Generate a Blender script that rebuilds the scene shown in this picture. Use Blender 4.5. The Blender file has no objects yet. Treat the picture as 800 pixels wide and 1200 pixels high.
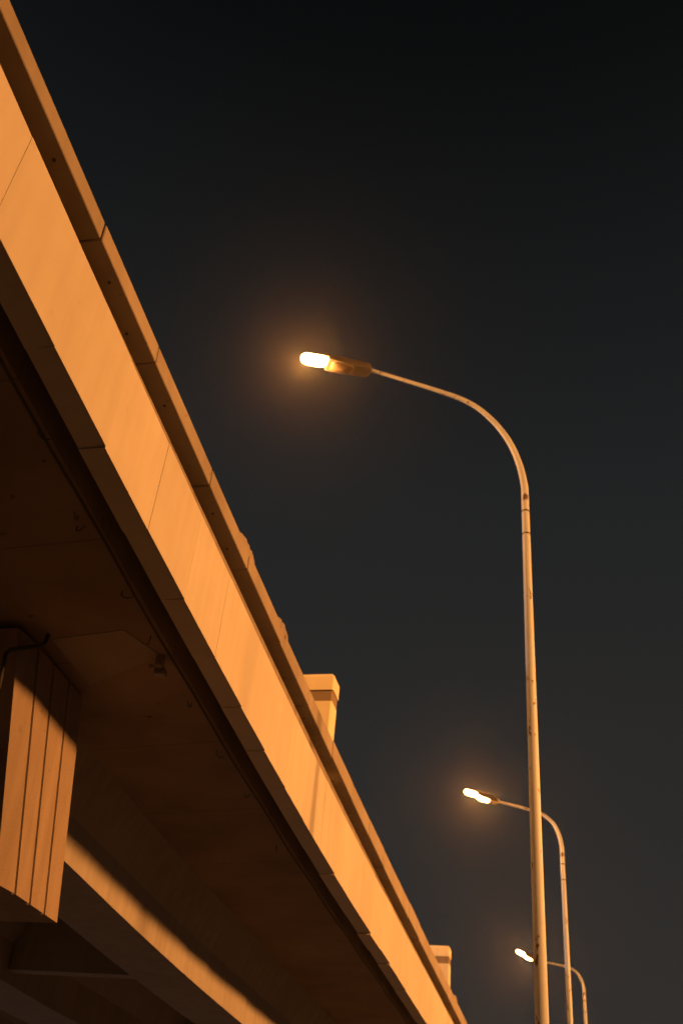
import bpy, bmesh, math, random
from mathutils import Vector, Matrix
random.seed(7)
S = bpy.context.scene
COL = S.collection
CZ = 1.6                       # eye height; all heights below are measured from the eye unless noted

# ------------------------------------------------------------------ materials
def nt(mat):
    mat.use_nodes = True
    n = mat.node_tree
    return n, n.nodes, n.links

def concrete(name, c1, c2, rough=0.85, streak=0.5, speck=0.0, bump=0.25, scale=1.0, seams=0.0, tone=1.0):
    m = bpy.data.materials.new(name)
    n, N, L = nt(m)
    b = N['Principled BSDF']
    geo = N.new('ShaderNodeNewGeometry')
    # large soft mottling
    n1 = N.new('ShaderNodeTexNoise'); n1.inputs['Scale'].default_value = 0.9*scale
    n1.inputs['Detail'].default_value = 6; n1.inputs['Roughness'].default_value = 0.6
    L.new(geo.outputs['Position'], n1.inputs['Vector'])
    # rain streaks: stretched in Z
    mp = N.new('ShaderNodeMapping'); mp.inputs['Scale'].default_value = (7, 7, 0.45)
    L.new(geo.outputs['Position'], mp.inputs['Vector'])
    n2 = N.new('ShaderNodeTexNoise'); n2.inputs['Scale'].default_value = 1.0; n2.inputs['Detail'].default_value = 5
    L.new(mp.outputs[0], n2.inputs['Vector'])
    mx = N.new('ShaderNodeMix'); mx.data_type = 'FLOAT'; mx.inputs[0].default_value = streak
    L.new(n1.outputs['Fac'], mx.inputs[2]); L.new(n2.outputs['Fac'], mx.inputs[3])
    cr = N.new('ShaderNodeMapRange'); cr.inputs[1].default_value = 0.32; cr.inputs[2].default_value = 0.68
    L.new(mx.outputs[0], cr.inputs[0])
    col = N.new('ShaderNodeMix'); col.data_type = 'RGBA'
    col.inputs[6].default_value = (*c1, 1); col.inputs[7].default_value = (*c2, 1)
    L.new(cr.outputs[0], col.inputs[0])
    out = col.outputs[2]
    # fine pores
    n3 = N.new('ShaderNodeTexNoise'); n3.inputs['Scale'].default_value = 38; n3.inputs['Detail'].default_value = 4
    L.new(geo.outputs['Position'], n3.inputs['Vector'])
    if speck > 0:
        n4 = N.new('ShaderNodeTexNoise'); n4.inputs['Scale'].default_value = 6.5; n4.inputs['Detail'].default_value = 3
        L.new(geo.outputs['Position'], n4.inputs['Vector'])
        r = N.new('ShaderNodeMapRange'); r.inputs[1].default_value = 0.70; r.inputs[2].default_value = 0.76
        r.inputs[3].default_value = 0; r.inputs[4].default_value = speck
        L.new(n4.outputs['Fac'], r.inputs[0])
        c3 = N.new('ShaderNodeMix'); c3.data_type = 'RGBA'
        c3.inputs[7].default_value = (c1[0]*0.25, c1[1]*0.22, c1[2]*0.2, 1)
        L.new(r.outputs[0], c3.inputs[0]); L.new(out, c3.inputs[6]); out = c3.outputs[2]
    if seams > 0:   # marks of the formwork boards
        w = N.new('ShaderNodeTexWave'); w.wave_type = 'BANDS'; w.bands_direction = 'Y'
        w.inputs['Scale'].default_value = 0.16; w.inputs['Distortion'].default_value = 0.15
        L.new(geo.outputs['Position'], w.inputs['Vector'])
        r = N.new('ShaderNodeMapRange'); r.inputs[1].default_value = 0.9993; r.inputs[2].default_value = 1.0
        r.inputs[3].default_value = 0; r.inputs[4].default_value = seams
        L.new(w.outputs['Fac'], r.inputs[0])
        c3 = N.new('ShaderNodeMix'); c3.data_type = 'RGBA'
        c3.inputs[7].default_value = (c1[0]*0.3, c1[1]*0.28, c1[2]*0.26, 1)
        L.new(r.outputs[0], c3.inputs[0]); L.new(out, c3.inputs[6]); out = c3.outputs[2]
    # every cast block has a tone of its own
    oi = N.new('ShaderNodeObjectInfo'); rr = N.new('ShaderNodeMapRange')
    rr.inputs[3].default_value = 1-.10*tone; rr.inputs[4].default_value = 1+.06*tone
    L.new(oi.outputs['Random'], rr.inputs[0])
    hs = N.new('ShaderNodeHueSaturation'); L.new(rr.outputs[0], hs.inputs['Value']); L.new(out, hs.inputs['Color'])
    L.new(hs.outputs[0], b.inputs['Base Color'])
    b.inputs['Roughness'].default_value = rough
    b.inputs['Specular IOR Level'].default_value = 0.25
    bp = N.new('ShaderNodeBump'); bp.inputs['Strength'].default_value = bump; bp.inputs['Distance'].default_value = 0.01
    L.new(n3.outputs['Fac'], bp.inputs['Height']); L.new(bp.outputs[0], b.inputs['Normal'])
    return m

def plain(name, c, rough=0.6, metal=0.0, emit=None, estr=0.0):
    m = bpy.data.materials.new(name)
    n, N, L = nt(m)
    b = N['Principled BSDF']
    geo = N.new('ShaderNodeTexCoord')
    n1 = N.new('ShaderNodeTexNoise'); n1.inputs['Scale'].default_value = 9; n1.inputs['Detail'].default_value = 4
    L.new(geo.outputs['Object'], n1.inputs['Vector'])
    col = N.new('ShaderNodeMix'); col.data_type = 'RGBA'
    col.inputs[6].default_value = (*[v*0.8 for v in c], 1); col.inputs[7].default_value = (*[min(1, v*1.15) for v in c], 1)
    L.new(n1.outputs['Fac'], col.inputs[0]); L.new(col.outputs[2], b.inputs['Base Color'])
    b.inputs['Roughness'].default_value = rough; b.inputs['Metallic'].default_value = metal
    if emit:
        b.inputs['Emission Color'].default_value = (*emit, 1); b.inputs['Emission Strength'].default_value = estr
    return m

def pole_paint():
    m = bpy.data.materials.new('weathered_pole_paint')
    n, N, L = nt(m)
    b = N['Principled BSDF']
    tc = N.new('ShaderNodeTexCoord')
    mp = N.new('ShaderNodeMapping'); mp.inputs['Scale'].default_value = (9, 9, 4.5)
    L.new(tc.outputs['Object'], mp.inputs['Vector'])
    a = N.new('ShaderNodeTexNoise'); a.inputs['Scale'].default_value = 1.0; a.inputs['Detail'].default_value = 5; a.inputs['Roughness'].default_value = 0.65
    L.new(mp.outputs[0], a.inputs['Vector'])
    r = N.new('ShaderNodeMapRange'); r.inputs[1].default_value = 0.60; r.inputs[2].default_value = 0.64
    L.new(a.outputs['Fac'], r.inputs[0])
    # streaky dirt
    mp2 = N.new('ShaderNodeMapping'); mp2.inputs['Scale'].default_value = (14, 14, 0.7)
    L.new(tc.outputs['Object'], mp2.inputs['Vector'])
    d = N.new('ShaderNodeTexNoise'); d.inputs['Scale'].default_value = 1.0; d.inputs['Detail'].default_value = 4
    L.new(mp2.outputs[0], d.inputs['Vector'])
    c1 = N.new('ShaderNodeMix'); c1.data_type = 'RGBA'
    c1.inputs[6].default_value = (0.40, 0.44, 0.48, 1); c1.inputs[7].default_value = (0.64, 0.71, 0.78, 1)
    L.new(d.outputs['Fac'], c1.inputs[0])
    c2 = N.new('ShaderNodeMix'); c2.data_type = 'RGBA'
    c2.inputs[7].default_value = (0.12, 0.07, 0.05, 1)
    L.new(r.outputs[0], c2.inputs[0]); L.new(c1.outputs[2], c2.inputs[6])
    L.new(c2.outputs[2], b.inputs['Base Color'])
    b.inputs['Roughness'].default_value = 0.5
    bp = N.new('ShaderNodeBump'); bp.inputs['Strength'].default_value = 0.4; bp.inputs['Distance'].default_value = 0.004
    L.new(a.outputs['Fac'], bp.inputs['Height']); L.new(bp.outputs[0], b.inputs['Normal'])
    return m

SOD = (1.0, 0.362, 0.078)       # high-pressure sodium light
M = {}
M['fascia'] = concrete('painted_fascia_concrete', (0.49, 0.46, 0.41), (0.58, 0.555, 0.505), streak=0.4, speck=0.12, tone=.4, bump=0.12)
M['coping'] = concrete('coping_concrete', (0.255, 0.22, 0.185), (0.36, 0.315, 0.27), streak=0.3, speck=0.8, bump=0.3)
M['wall'] = concrete('parapet_concrete', (0.17, 0.14, 0.115), (0.30, 0.26, 0.22), streak=0.6, speck=0.6)
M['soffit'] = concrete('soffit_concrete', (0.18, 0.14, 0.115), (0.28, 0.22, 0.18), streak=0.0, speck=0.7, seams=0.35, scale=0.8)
M['girder'] = concrete('girder_concrete', (0.27, 0.245, 0.22), (0.37, 0.34, 0.31), streak=0.5, speck=0.3)
M['patch'] = concrete('pale_concrete', (0.25, 0.225, 0.20), (0.33, 0.30, 0.27), streak=0.2)
M['pier'] = concrete('pier_concrete', (0.24, 0.19, 0.15), (0.33, 0.265, 0.215), streak=0.6, speck=0.35, bump=0.35)
M['post'] = concrete('post_yellow_paint', (0.66, 0.60, 0.42), (0.80, 0.73, 0.53), streak=0.4, speck=0.2)
M['band'] = concrete('brown_band', (0.20, 0.15, 0.10), (0.27, 0.21, 0.15), streak=0.4)
M['asphalt'] = concrete('asphalt', (0.035, 0.034, 0.033), (0.05, 0.048, 0.046), streak=0.0, bump=0.6, scale=0.6)
M['ground'] = concrete('dusty_ground', (0.04, 0.036, 0.031), (0.065, 0.058, 0.05), streak=0.0, bump=0.6, scale=0.4)
M['pave'] = concrete('paving', (0.07, 0.065, 0.06), (0.10, 0.095, 0.085), streak=0.0, bump=0.4)
M['mark'] = plain('road_paint', (0.7, 0.7, 0.66), 0.7)
M['pole'] = pole_paint()
M['housing'] = plain('luminaire_housing', (0.085, 0.07, 0.055), 0.45)
M['dark'] = plain('dark_metal_and_holes', (0.05, 0.045, 0.04), 0.6)
M['lens_on'] = plain('lit_sodium_lens', (0.9, 0.8, 0.6), 0.4, emit=(1.0, 0.52, 0.16), estr=90)
M['lens_off'] = plain('unlit_lens', (0.10, 0.075, 0.05), 0.25)

# ------------------------------------------------------------------ helpers
def link(name, bm, mat, parent=None, smooth=False, bevel=0.0):
    me = bpy.data.meshes.new(name)
    bmesh.ops.recalc_face_normals(bm, faces=bm.faces)
    if bevel:
        bmesh.ops.bevel(bm, geom=list(bm.edges), offset=bevel, segments=1, affect='EDGES')
    bm.to_mesh(me); bm.free()
    if smooth:
        for p in me.polygons: p.use_smooth = True
    me.materials.append(mat)
    o = bpy.data.objects.new(name, me); COL.objects.link(o)
    if parent: o.parent = parent
    return o

def empty(name, loc, rz=0.0):
    o = bpy.data.objects.new(name, None); COL.objects.link(o)
    o.location = loc; o.rotation_euler = (0, 0, rz); o.empty_display_size = 0.3
    return o

def tag(o, label=None, cat=None, group=None, kind=None):
    if label: o['label'] = label
    if cat: o['category'] = cat
    if group: o['group'] = group
    if kind: o['kind'] = kind
    return o

def hexa(bm, p):
    """p: 8 points, bottom ring 0-3, top ring 4-7"""
    v = [bm.verts.new(q) for q in p]
    for f in ((0,3,2,1),(4,5,6,7),(0,1,5,4),(1,2,6,5),(2,3,7,6),(3,0,4,7)):
        bm.faces.new([v[i] for i in f])

def box(bm, x0, x1, y0, y1, z0, z1):
    hexa(bm, [(x0,y0,z0),(x1,y0,z0),(x1,y1,z0),(x0,y1,z0),(x0,y0,z1),(x1,y0,z1),(x1,y1,z1),(x0,y1,z1)])

def tube(bm, pts, radii, seg=16, cap=True):
    rings = []
    pts = [Vector(p) for p in pts]
    ref = Vector((0.13, 0.99, 0.05))
    for i, p in enumerate(pts):
        t = (pts[min(i+1, len(pts)-1)] - pts[max(i-1, 0)]).normalized()
        u = (ref - t*ref.dot(t)).normalized(); w = t.cross(u)
        r = radii[i] if hasattr(radii, '__len__') else radii
        rings.append([bm.verts.new(p + (u*math.cos(a) + w*math.sin(a))*r) for a in [2*math.pi*k/seg for k in range(seg)]])
    for a, b in zip(rings, rings[1:]):
        for k in range(seg):
            bm.faces.new((a[k], a[(k+1) % seg], b[(k+1) % seg], b[k]))
    if cap:
        bm.faces.new(rings[0][::-1]); bm.faces.new(rings[-1])

def loft(bm, rings):
    vs = [[bm.verts.new(p) for p in r] for r in rings]
    n = len(vs[0])
    for a, b in zip(vs, vs[1:]):
        for k in range(n):
            bm.faces.new((a[k], a[(k+1) % n], b[(k+1) % n], b[k]))
    bm.faces.new(vs[0][::-1]); bm.faces.new(vs[-1])

def frange(a, b, s):
    out = []; x = a
    while x < b - 1e-6:
        out.append(x); x += s
    out.append(b); return out

# ------------------------------------------------------------------ the ramp's vertical curve
def quad(c2, c1, c0):
    ym = -c1/(2*c2)
    def f(y):
        y = min(y, ym)
        if y < 2.0:      # straight grade behind the first metres
            return (c2*4 + c1*2 + c0) + (2*c2*2 + c1)*(y-2.0) + CZ
        return c2*y*y + c1*y + c0 + CZ
    return f
z_cop_top = quad(1.67182709e-03, -6.26162534e-02, 7.19567798)
z_cop_bot = quad(1.37765541e-03, -6.42445563e-02, 7.00017567)
z_fas_top = quad(2.60281703e-03, -9.60489220e-02, 6.64832014)
z_fas_bot = quad(3.08340564e-03, -1.09347649e-01, 5.69768362)
zb = z_fas_bot
Y0, Y1 = -32.0, 96.0
YS = frange(Y0, 2, 4.0) + frange(3, 26, 1.0) + frange(30, Y1, 6.0)

# ------------------------------------------------------------------ ground
def sheet(name, mat, x0, x1, y0, y1, z, t=0.0, kind='structure'):
    bm = bmesh.new()
    if t: box(bm, x0, x1, y0, y1, z-t, z)
    else:
        bm.faces.new([bm.verts.new(p) for p in ((x0,y0,z),(x1,y0,z),(x1,y1,z),(x0,y1,z))])
    o = link(name, bm, mat); tag(o, kind=kind); return o
sheet('ground', M['ground'], -400, 400, -400, 600, 0.0)
sheet('road', M['asphalt'], 0.9, 14.0, -300, 500, 0.004)
bm = bmesh.new()
for y in frange(-60, 160, 6.0)[:-1]:
    box(bm, 4.85, 5.0, y, y+3, 0.006, 0.009); box(bm, 8.85, 9.0, y, y+3, 0.006, 0.009)
o = link('road_markings', bm, M['mark']); tag(o, kind='structure')
sheet('pavement', M['pave'], -1.2, 0.72, -300, 500, 0.12, 0.12)
sheet('kerb', M['girder'], 0.723, 0.897, -300, 500, 0.13, 0.13)
sheet('far_pavement', M['pave'], 14.2, 17.4, -300, 500, 0.12, 0.12)
sheet('far_kerb', M['girder'], 14.003, 14.197, -300, 500, 0.13, 0.13)

# ------------------------------------------------------------------ viaduct
via = empty('viaduct', (0, 0, 0))
tag(via, 'concrete viaduct ramp with pale fascia panels lit orange by the street lamps', 'viaduct')

def loft_part(name, mat, prof, ys=YS):
    """prof: list of (x, f(y))"""
    bm = bmesh.new()
    loft(bm, [[(x, y, f(y)) for x, f in prof] for y in ys])
    return link(name, bm, mat, via)
def off(f, d): return lambda y: f(y) + d

# deck slab: from the outer edge behind the panels to the far side
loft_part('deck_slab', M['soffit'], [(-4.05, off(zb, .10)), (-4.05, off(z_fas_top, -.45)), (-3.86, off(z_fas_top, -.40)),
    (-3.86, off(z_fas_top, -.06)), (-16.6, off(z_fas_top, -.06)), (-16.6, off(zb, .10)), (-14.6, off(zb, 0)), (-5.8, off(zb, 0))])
# parapet wall standing on the slab edge
loft_part('parapet_wall', M['wall'], [(-3.863, off(z_fas_top, -.12)), (-3.863, off(z_fas_top, .012)), (-3.70, off(z_fas_top, .015)), (-3.70, off(z_cop_bot, -.20)), (-3.72, off(z_cop_bot, -.185)), (-3.98, off(z_cop_bot, -.18)), (-3.98, off(z_cop_bot, -.003)), (-4.08, off(z_cop_bot, -.003)), (-4.08, off(z_fas_top, -.10))])
# girders
def gbot(y): return zb(y) - 1.15 - .15*min(1, max(0, (y-11.5)/8))
for gx0, gx1 in ((-6.1, -7.1), (-9.75, -10.95), (-13.5, -14.6)):
    g = loft_part('girder', M['girder'], [(gx0+.3, off(zb, .0)), (gx0, off(zb, -.62)), (gx0, gbot), (gx1, gbot),
        (gx1, off(zb, -.62)), (gx1-.3, off(zb, 0)), (gx1-.25, off(zb, .06)), (gx0+.25, off(zb, .06))])
# cross beams between the girders
for y in (17.3, 26.0, 35.0, 0.0):
    for xa, xb in ((-9.72, -7.12), (-13.48, -10.97)):
        bm = bmesh.new()
        box(bm, xa, xb, y-.14, y+.14, zb(y)-1.06, zb(y)+.05)
        link('cross_beam', bm, M['girder'], via)

# fascia panels, each its own slightly out of line with the next
pitch = 1.045
y = 4.56 - pitch*10
k = 0
while y < 74:
    ya, yb = y + .0008, y + pitch - .0008
    dx = random.uniform(-.002, .002); dz = random.uniform(-.014, .014); tw = random.uniform(-.001, .001)
    xo, xi = -3.55 + dx, -3.79 + dx*.3
    bm = bmesh.new()
    hexa(bm, [(xi, ya, zb(ya)+dz), (xo-tw, ya, zb(ya)+dz-.006), (xo+tw, yb, zb(yb)+dz+.006), (xi, yb, zb(yb)+dz),
              (xi, ya, z_fas_top(ya)+dz*.5), (xo-tw, ya, z_fas_top(ya)+dz*.5), (xo+tw, yb, z_fas_top(yb)+dz*.5), (xi, yb, z_fas_top(yb)+dz*.5)])
    link('fascia_panel', bm, M['fascia'], via, bevel=0)
    y += pitch; k += 1

# coping blocks
joints = [4.72, 6.10, 7.86, 9.38, 11.03, 12.72]
joints.insert(0, 2.1)
while joints[0] > -6: joints.insert(0, joints[0]-1.62)
while joints[-1] < 76: joints.append(joints[-1]+1.66)
for ya0, yb0 in zip(joints, joints[1:]):
    ya, yb = ya0 + .009, yb0 - .009
    dx = random.uniform(-.006, .006); dz = random.uniform(-.005, .005)
    xo, xi = -3.60 + dx, -4.16
    bm = bmesh.new()
    hexa(bm, [(xi, ya, z_cop_bot(ya)+dz), (xo, ya, z_cop_bot(ya)+dz), (xo, yb, z_cop_bot(yb)+dz), (xi, yb, z_cop_bot(yb)+dz),
              (xi, ya, z_cop_top(ya)+dz), (xo-.01, ya, z_cop_top(ya)+dz), (xo-.01, yb, z_cop_top(yb)+dz), (xi, yb, z_cop_top(yb)+dz)])
    c = link('coping_block', bm, M['coping'], via, bevel=.008)
    # drip holes in the underside, their darkness put on as dark stubs
    for f in (.3, .72):
        if random.random() < .6 and 0 < ya < 20:
            bm = bmesh.new()
            yy = ya + (yb-ya)*(f + random.uniform(-.1, .1)); xx = random.uniform(-3.78, -3.68); zz = z_cop_bot(yy)+dz
            tube(bm, [(xx, yy, zz+.01), (xx, yy, zz-.006)], .016, 8)
            link('drip_hole', bm, M['dark'], c)

# ragged lumps of mortar left on the coping joints
for yc, ln in ((9.28, .62), (11.05, .55), (32.0, .9)):
    bm = bmesh.new()
    ny, nx = 22, 3
    grid = []
    for i in range(ny+1):
        t = i/ny; yy = yc - ln/2 + ln*t
        env = max(0, math.sin(math.pi*t))**.6
        row = []
        for j in range(nx+1):
            xx = -3.602 - .02*j - .10*(j/nx)
            h = env*(.035 + random.uniform(-.012, .03))
            row.append(bm.verts.new((xx + .018*env*(1-j/nx)*random.uniform(.3, 1), yy, z_cop_top(yy) + (h if j < nx else -.004))))
        grid.append((bm.verts.new((-3.612, yy, z_cop_top(yy)-.05)), row))
    for (b0, r0), (b1, r1) in zip(grid, grid[1:]):
        bm.faces.new((b0, b1, r1[0], r0[0]))
        for j in range(nx): bm.faces.new((r0[j], r1[j], r1[j+1], r0[j+1]))
    link('mortar_lump', bm, M['coping'], via)

# pier: grooved crosshead and round column
def ring(z, xo, ya, yb, xi):
    """plan outline of the crosshead at height z, three grooves in the outer end"""
    zz = z + CZ; p = [(xi, ya, zz), (xo-.04, ya, zz)]
    for f in (.25, .50, .76):
        yc = ya + (yb-ya)*f
        for yy, d in ((-.022, 0), (-.015, .035), (.015, .035), (.022, 0)): p.append((xo - d, yc+yy, zz))
    p += [(xo, yb, zz), (xi, yb, zz)]
    return p
bm = bmesh.new()
loft(bm, [ring(2.55, -5.148, 8.53, 9.79, -15.4), ring(4.30, -5.303, 8.11, 9.57, -15.4), ring(4.93, -5.36, 7.96, 9.49, -15.4)])
link('pier_crosshead', bm, M['pier'], via)
bm = bmesh.new()
tube(bm, [(-10.4, 9.15, 0.0), (-10.4, 9.15, 2.54+CZ)], .62, 32)
link('pier_column', bm, M['pier'], via, smooth=False)
for yy in (41.0, 74.0, -25.0):
    bm = bmesh.new(); z = zb(yy)
    box(bm, -15.4, -5.3, yy-.75, yy+.75, z-2.35, z-.02); link('pier_crosshead', bm, M['pier'], via)
    bm = bmesh.new(); tube(bm, [(-10.4, yy, 0), (-10.4, yy, z-2.355)], .62, 32); link('pier_column', bm, M['pier'], via)

# lighter concrete panel under the cantilever, small bracket, drain pipe and wire hooks
def soff(x, y):      # soffit height of the cantilever
    t = (x + 4.05)/(-5.8 + 4.05); return zb(y) + .10*(1-t)
bm = bmesh.new()
pl = [(-5.25, 8.36), (-4.42, 8.30), (-4.2, 8.82), (-5.2, 9.30)]
hexa(bm, [(x, y, soff(x, y)-.008) for x, y in pl] + [(x, y, soff(x, y)+.02) for x, y in pl])
link('soffit_patch', bm, M['patch'], via, bevel=.004)
bm = bmesh.new()
box(bm, -4.24, -4.16, 8.80, 8.88, soff(-4.2, 8.8)-.13, soff(-4.2, 8.8)+.01)
box(bm, -4.26, -4.14, 8.86, 8.96, soff(-4.2, 8.8)-.20, soff(-4.2, 8.8)-.12)
link('cable_bracket', bm, M['patch'], via, bevel=.008)
bm = bmesh.new()
tube(bm, [(-5.36, 7.88, 4.2+CZ), (-5.40, 7.88, 4.58+CZ), (-5.39, 7.90, 4.64+CZ), (-5.29, 8.18, 4.84+CZ), (-5.27, 8.25, 4.89+CZ), (-5.26, 8.28, 4.95+CZ), (-5.25, 8.28, soff(-5.25, 8.28)+.02)], .022, 10)
link('drain_pipe', bm, M['dark'], via, smooth=True)
for hx, hy in ((-4.10, 5.45), (-4.2, 6.53), (-4.26, 6.66), (-4.20, 7.66), (-4.18, 8.45), (-4.18, 9.84), (-4.22, 11.0), (-4.2, 12.24), (-4.24, 14.1)):
    bm = bmesh.new(); z = soff(hx, hy); a = random.uniform(0, 6.28); q = .06
    tube(bm, [(hx, hy, z+.01), (hx, hy, z-.05), (hx+q*math.cos(a), hy+q*math.sin(a), z-.075), (hx+2*q*math.cos(a), hy+2*q*math.sin(a), z-.04)], .006, 6)
    link('wire_hook', bm, M['dark'], via)
# a thin cable pinned along the slab edge
bm = bmesh.new()
tube(bm, [(-4.085, yy, zb(yy)+.075+.012*math.sin(yy*2.1)) for yy in frange(0, 40, .7)], .012, 6)
link('cable', bm, M['dark'], via)

# ------------------------------------------------------------------ pillars standing on the deck behind the parapet
def pillar(y, label):
    r = empty('concrete_pillar', (-4.37, y, z_fas_top(y)-.06))
    tag(r, label, 'pillar', 'pillars on the parapet of the ramp')
    z0 = z_fas_top(y)-.06; top = 8.10 + CZ - z0
    w = .55    # half width in x
    # shaft with rounded corners, recessed neck, chamfered head
    def prism(z_lo, z_hi, hw, hd, ch, name, top_ch=0):
        bm = bmesh.new()
        def rg(z, a, b):
            c = min(ch, a, b)
            return [(-a+c,-b,z),(a-c,-b,z),(a,-b+c,z),(a,b-c,z),(a-c,b,z),(-a+c,b,z),(-a,b-c,z),(-a,-b+c,z)]
        rings = [rg(z_lo, hw, hd), rg(z_hi-top_ch, hw, hd)]
        if top_ch: rings.append(rg(z_hi, hw-top_ch*.8, hd-top_ch*.3))
        loft(bm, rings); return link(name, bm, M['post'], r)
    prism(0, top-.502, w-.012, .20, .02, 'shaft')
    prism(top-.50, top-.302, w-.014, .196, .02, 'band').data.materials[0] = M['band']  # neck strip in a darker brown than the shaft
    prism(top-.30, top, w, .22, .02, 'head', top_ch=.045)
    bm = bmesh.new(); box(bm, .02, .10, -.199, -.16, top-.40, top-.31); link('socket', bm, M['dark'], r)  # small recess drawn as a dark box, its shade in the colour
    return r
pillar(15.10, 'nearer pale concrete pillar rising above the viaduct parapet, brightly lit')
pillar(32.35, 'farther small concrete pillar above the parapet, low beside the distant lamps')

# ------------------------------------------------------------------ street lamps
CURVE_A = [(.010,.15),(.080,.52),(.235,.93),(.48,1.27),(.78,1.51),(1.08,1.62),(1.40,1.66),(1.67,1.68),(2.2,1.71),(2.68,1.73)]
CURVE_B = [(.008,.12),(.070,.42),(.215,.71),(.45,.90),(.70,.99),(.95,1.03),(1.3,1.075),(1.86,1.13)]
BEND = 9.8 + CZ

def smooth_path(pts, n=4):
    P = [Vector(p) for p in pts]; out = []
    for i in range(len(P)-1):
        p0, p1, p2, p3 = P[max(i-1,0)], P[i], P[i+1], P[min(i+2,len(P)-1)]
        for k in range(n):
            t = k/n
            out.append(.5*((2*p1)+(p2-p0)*t+(2*p0-5*p1+4*p2-p3)*t*t+(3*p1-p0-3*p2+p3)*t**3))
    out.append(P[-1]); return out

def street_lamp(label, loc, yaw, curve, tip, lit=(True, True), power=900, group='street lamps on the near kerb', color=None, BEND=BEND):
    """arm runs along local +x"""
    r = empty('street_lamp', loc, yaw)
    tag(r, label, 'street lamp', group)
    pts = [(0,0,.02),(0,0,1.5),(0,0,3),(0,0,5),(0,0,7),(0,0,BEND*.8),(0,0,BEND*.92),(0,0,BEND)]
    cp = smooth_path([(0,0,BEND)] + [(a,0,BEND+b) for a, b in curve], 5)
    path = [Vector(p) for p in pts[:-1]] + cp
    L_ = [0]
    for a, b in zip(path, path[1:]): L_.append(L_[-1] + (b-a).length)
    rad = []
    for p, s in zip(path, L_):
        if s <= BEND: rad.append(.087 + (.057-.087)*s/BEND)
        else: rad.append(.057 + (.030-.057)*min(1, (s-BEND)/3.2))
    bm = bmesh.new(); tube(bm, path, rad, 20)
    pole = link('pole', bm, M['pole'], r, smooth=True)
    for z in (BEND-.42, BEND-.85):
        bm = bmesh.new(); tube(bm, [(0,0,z),(0,0,z+.03)], .0605, 20); link('collar', bm, M['housing'], r)
    bm = bmesh.new(); box(bm, -.2, .2, -.2, .2, 0, .02)
    for sx in (-.15, .15):
        for sy in (-.15, .15): tube(bm, [(sx, sy, .02), (sx, sy, .06)], .018, 8)
    link('base_plate', bm, M['housing'], r)
    bm = bmesh.new(); box(bm, .066, .094, -.06, .06, .7, 1.1); link('access_door', bm, M['pole'], r, bevel=.004)
    # luminaire: long body, mounting spigot, two bowls
    j = Vector((curve[-1][0], 0, BEND + curve[-1][1])); e = Vector((tip[0], 0, BEND + tip[1]))
    d = e - j; ln = d.length; a = math.atan2(d.z, d.x)
    def P(u, v, w):      # u along the body, v sideways, w up
        return (j.x + u*math.cos(a) - w*math.sin(a), v, j.z + u*math.sin(a) + w*math.cos(a))
    bm = bmesh.new()
    secs = [(-.04,.045,-.045,.05),(.0,.10,-.07,.075),(.06,.12,-.075,.09),(ln*.42,.135,-.075,.10),(ln*.62,.14,-.055,.10),(ln*.62+.001,.14,.01,.10),(ln*.86,.12,.015,.09),(ln*.97,.08,.02,.06),(ln,.04,.025,.04)]
    rings = []
    for u, hw, lo, hi in secs:
        rings.append([P(u,-hw,lo),P(u,hw,lo),P(u,hw,lo+(hi-lo)*.55),P(u,hw*.6,hi),P(u,-hw*.6,hi),P(u,-hw,lo+(hi-lo)*.55)])
    loft(bm, rings)
    body = link('luminaire', bm, M['housing'], r, bevel=.003)
    for i, (uc, hl) in enumerate(((ln*.80, ln*.185), (ln*.40, ln*.17))):
        bm = bmesh.new(); wc = .0 if i == 0 else -.078
        nr, ns = 7, 20; rows = []
        for q in range(nr):
            ph = (q/(nr-1))*math.pi/2*.97
            sh, dp = math.cos(ph), math.sin(ph)
            rows.append([bm.verts.new(P(uc + hl*sh*math.copysign(abs(math.cos(t))**.5, math.cos(t)), .115*sh*math.copysign(abs(math.sin(t))**.5, math.sin(t)), wc + .012 - (.10 if i == 0 else .055)*dp)) for t in [2*math.pi*s/ns for s in range(ns)]])
        for x, y_ in zip(rows, rows[1:]):
            for s in range(ns): bm.faces.new((x[s], x[(s+1)%ns], y_[(s+1)%ns], y_[s]))
        bm.faces.new(rows[0][::-1]); bm.faces.new(rows[-1])
        lens = link('lens', bm, M['lens_on'] if lit[i] else M['lens_off'], body, smooth=True)
        if not lit[i]: lens['label'] = 'dark unlit inner lens'
    ld = bpy.data.lights.new('sodium_bulb', 'SPOT' if power > 5000 else 'POINT')
    ld.energy = power; ld.color = color or SOD; ld.shadow_soft_size = .10
    if power > 5000: ld.shadow_soft_size = .65; ld.spot_size = math.radians(112); ld.spot_blend = 1.0
    lo = bpy.data.objects.new('sodium_bulb', ld); COL.objects.link(lo); lo.parent = body
    lo.location = P(ln*.96 if not lit[1] else ln*.6, 0, -.13)
    if power > 5000:      # the head throws its light across the road
        lo.rotation_euler = (0, -math.radians(64), 0)
    return r

def yaw_of(dx, dy): return math.atan2(dy, dx)
NEAR, FAR = 880, 21500
l1 = street_lamp('nearest tall lamp on a curved pole, only the outer half of its head lit', (-.44, 12.46, .12), yaw_of(-3.39, -1.75), CURVE_A, (3.81, 1.60), (True, False), NEAR)
l2 = street_lamp('second lamp along the kerb, arm crossing behind the nearest pole, twin bright lenses', (-.31, 28.75, .12), yaw_of(-2.66, -1.06), CURVE_B, (2.86, 1.30), (True, True), NEAR)
l3 = street_lamp('farthest and smallest of the three curved lamps, low at the bottom right', (.12, 45.4, .12), yaw_of(-2.68, -.6), [(a, b*.85) for a, b in CURVE_B], (2.74, 1.30), (True, True), NEAR)
for l in (l1, l2, l3):
    l.location.z = 0.12
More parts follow.
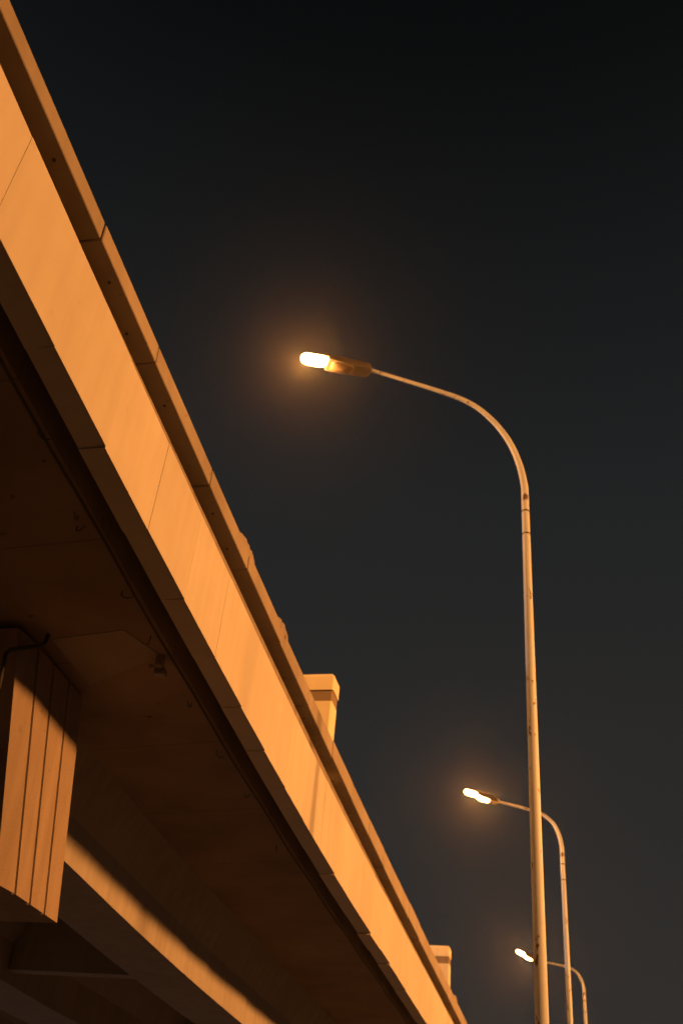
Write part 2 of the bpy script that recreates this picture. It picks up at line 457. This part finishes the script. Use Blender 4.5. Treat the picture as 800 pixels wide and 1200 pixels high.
# the row on the other kerb, outside the picture, that lights the side of the ramp
def copy_tree(o, parent=None):
    c = o.copy(); COL.objects.link(c)
    if parent is not None: c.parent = parent
    for ch in list(o.children): copy_tree(ch, c)
    return c
proto = street_lamp('street lamp on the far kerb facing the ramp, first of its row', (16.0, 8.3, .12), math.pi, CURVE_B, (2.86, 1.30), (True, True), FAR, 'street lamps on the far kerb')
for yy, w in ((24.3, 'second along the far kerb'), (40.3, 'third along the far kerb'), (56.3, 'fourth along the far kerb'), (72.3, 'last along the far kerb')):
    c = copy_tree(proto); c.location = (16.0, yy, .12); c['label'] = 'street lamp ' + w
# one unseen white lamp, assumed beyond the viaduct to grey the girders and lower poles
street_lamp('unseen white street lamp assumed on the far side of the viaduct, out beyond its girders', (-27.5, 20.0, 0), 0.0, CURVE_B, (2.86, 1.30), (True, True), 9000, 'street lamps beyond the viaduct', (.85, .95, 1.0), 6.4)

# ------------------------------------------------------------------ haze
bm = bmesh.new(); box(bm, -60, 60, -60, 150, -1.0, 15.5)
hz = bpy.data.meshes.new('haze'); bm.to_mesh(hz); bm.free()
ho = bpy.data.objects.new('haze', hz); COL.objects.link(ho); ho['kind'] = 'stuff'
hm = bpy.data.materials.new('night_haze'); hm.use_nodes = True
N = hm.node_tree.nodes; N.clear()
out = N.new('ShaderNodeOutputMaterial'); pv = N.new('ShaderNodeVolumePrincipled')
pv.inputs['Color'].default_value = (.9, .9, .9, 1); pv.inputs['Density'].default_value = .0005
pv.inputs['Anisotropy'].default_value = 0.92
hm.node_tree.links.new(pv.outputs[0], out.inputs['Volume'])
hz.materials.append(hm)

# ------------------------------------------------------------------ night sky
W = bpy.data.worlds.new('World'); S.world = W; W.use_nodes = True
N = W.node_tree.nodes; L = W.node_tree.links; bg = N['Background']
tc = N.new('ShaderNodeTexCoord'); sx = N.new('ShaderNodeSeparateXYZ'); cr = N.new('ShaderNodeValToRGB')
L.new(tc.outputs['Generated'], sx.inputs[0]); L.new(sx.outputs['Z'], cr.inputs[0]); L.new(cr.outputs[0], bg.inputs['Color'])
e = cr.color_ramp.elements
e[0].position = 0.0; e[0].color = (.030, .0275, .0255, 1)
e[1].position = 1.0; e[1].color = (.0018, .0023, .0026, 1)
for p, c in ((.20, (.027, .0258, .0245)), (.40, (.0205, .0210, .0208)), (.62, (.0142, .0158, .0166)), (.78, (.0074, .0087, .0094)), (.88, (.0030, .0038, .0042))):
    x = e.new(p); x.color = (*c, 1)
bg.inputs['Strength'].default_value = 1.0

# ------------------------------------------------------------------ camera
R_ = [[0.9767217790251893, -0.053275733401373954, -0.20778898577262225], [0.1971312680397961, 0.6048670584592852, 0.7715407343438412], [0.0845803141333215, -0.7945423448887777, 0.6012891422932491]]
m = Matrix(((R_[0][0], -R_[0][1], -R_[0][2], 0), (R_[1][0], -R_[1][1], -R_[1][2], 0), (R_[2][0], -R_[2][1], -R_[2][2], CZ), (0, 0, 0, 1)))
cd = bpy.data.cameras.new('camera'); cam = bpy.data.objects.new('camera', cd); COL.objects.link(cam)
cam.matrix_world = m
cd.sensor_fit = 'VERTICAL'; cd.sensor_height = 36; cd.sensor_width = 24; cd.lens = 36*1173/1200
cd.clip_start = .05; cd.clip_end = 3000
cd.dof.use_dof = True; cd.dof.focus_distance = 8.5; cd.dof.aperture_fstop = 1.7
S.camera = cam

# ------------------------------------------------------------------ render settings
S.view_settings.view_transform = 'Standard'; S.view_settings.look = 'None'
S.view_settings.exposure = 0; S.view_settings.gamma = 1
S.cycles.max_bounces = 6; S.cycles.diffuse_bounces = 4; S.cycles.volume_bounces = 0
S.cycles.use_denoising = True
S.cycles.sample_clamp_indirect = 4
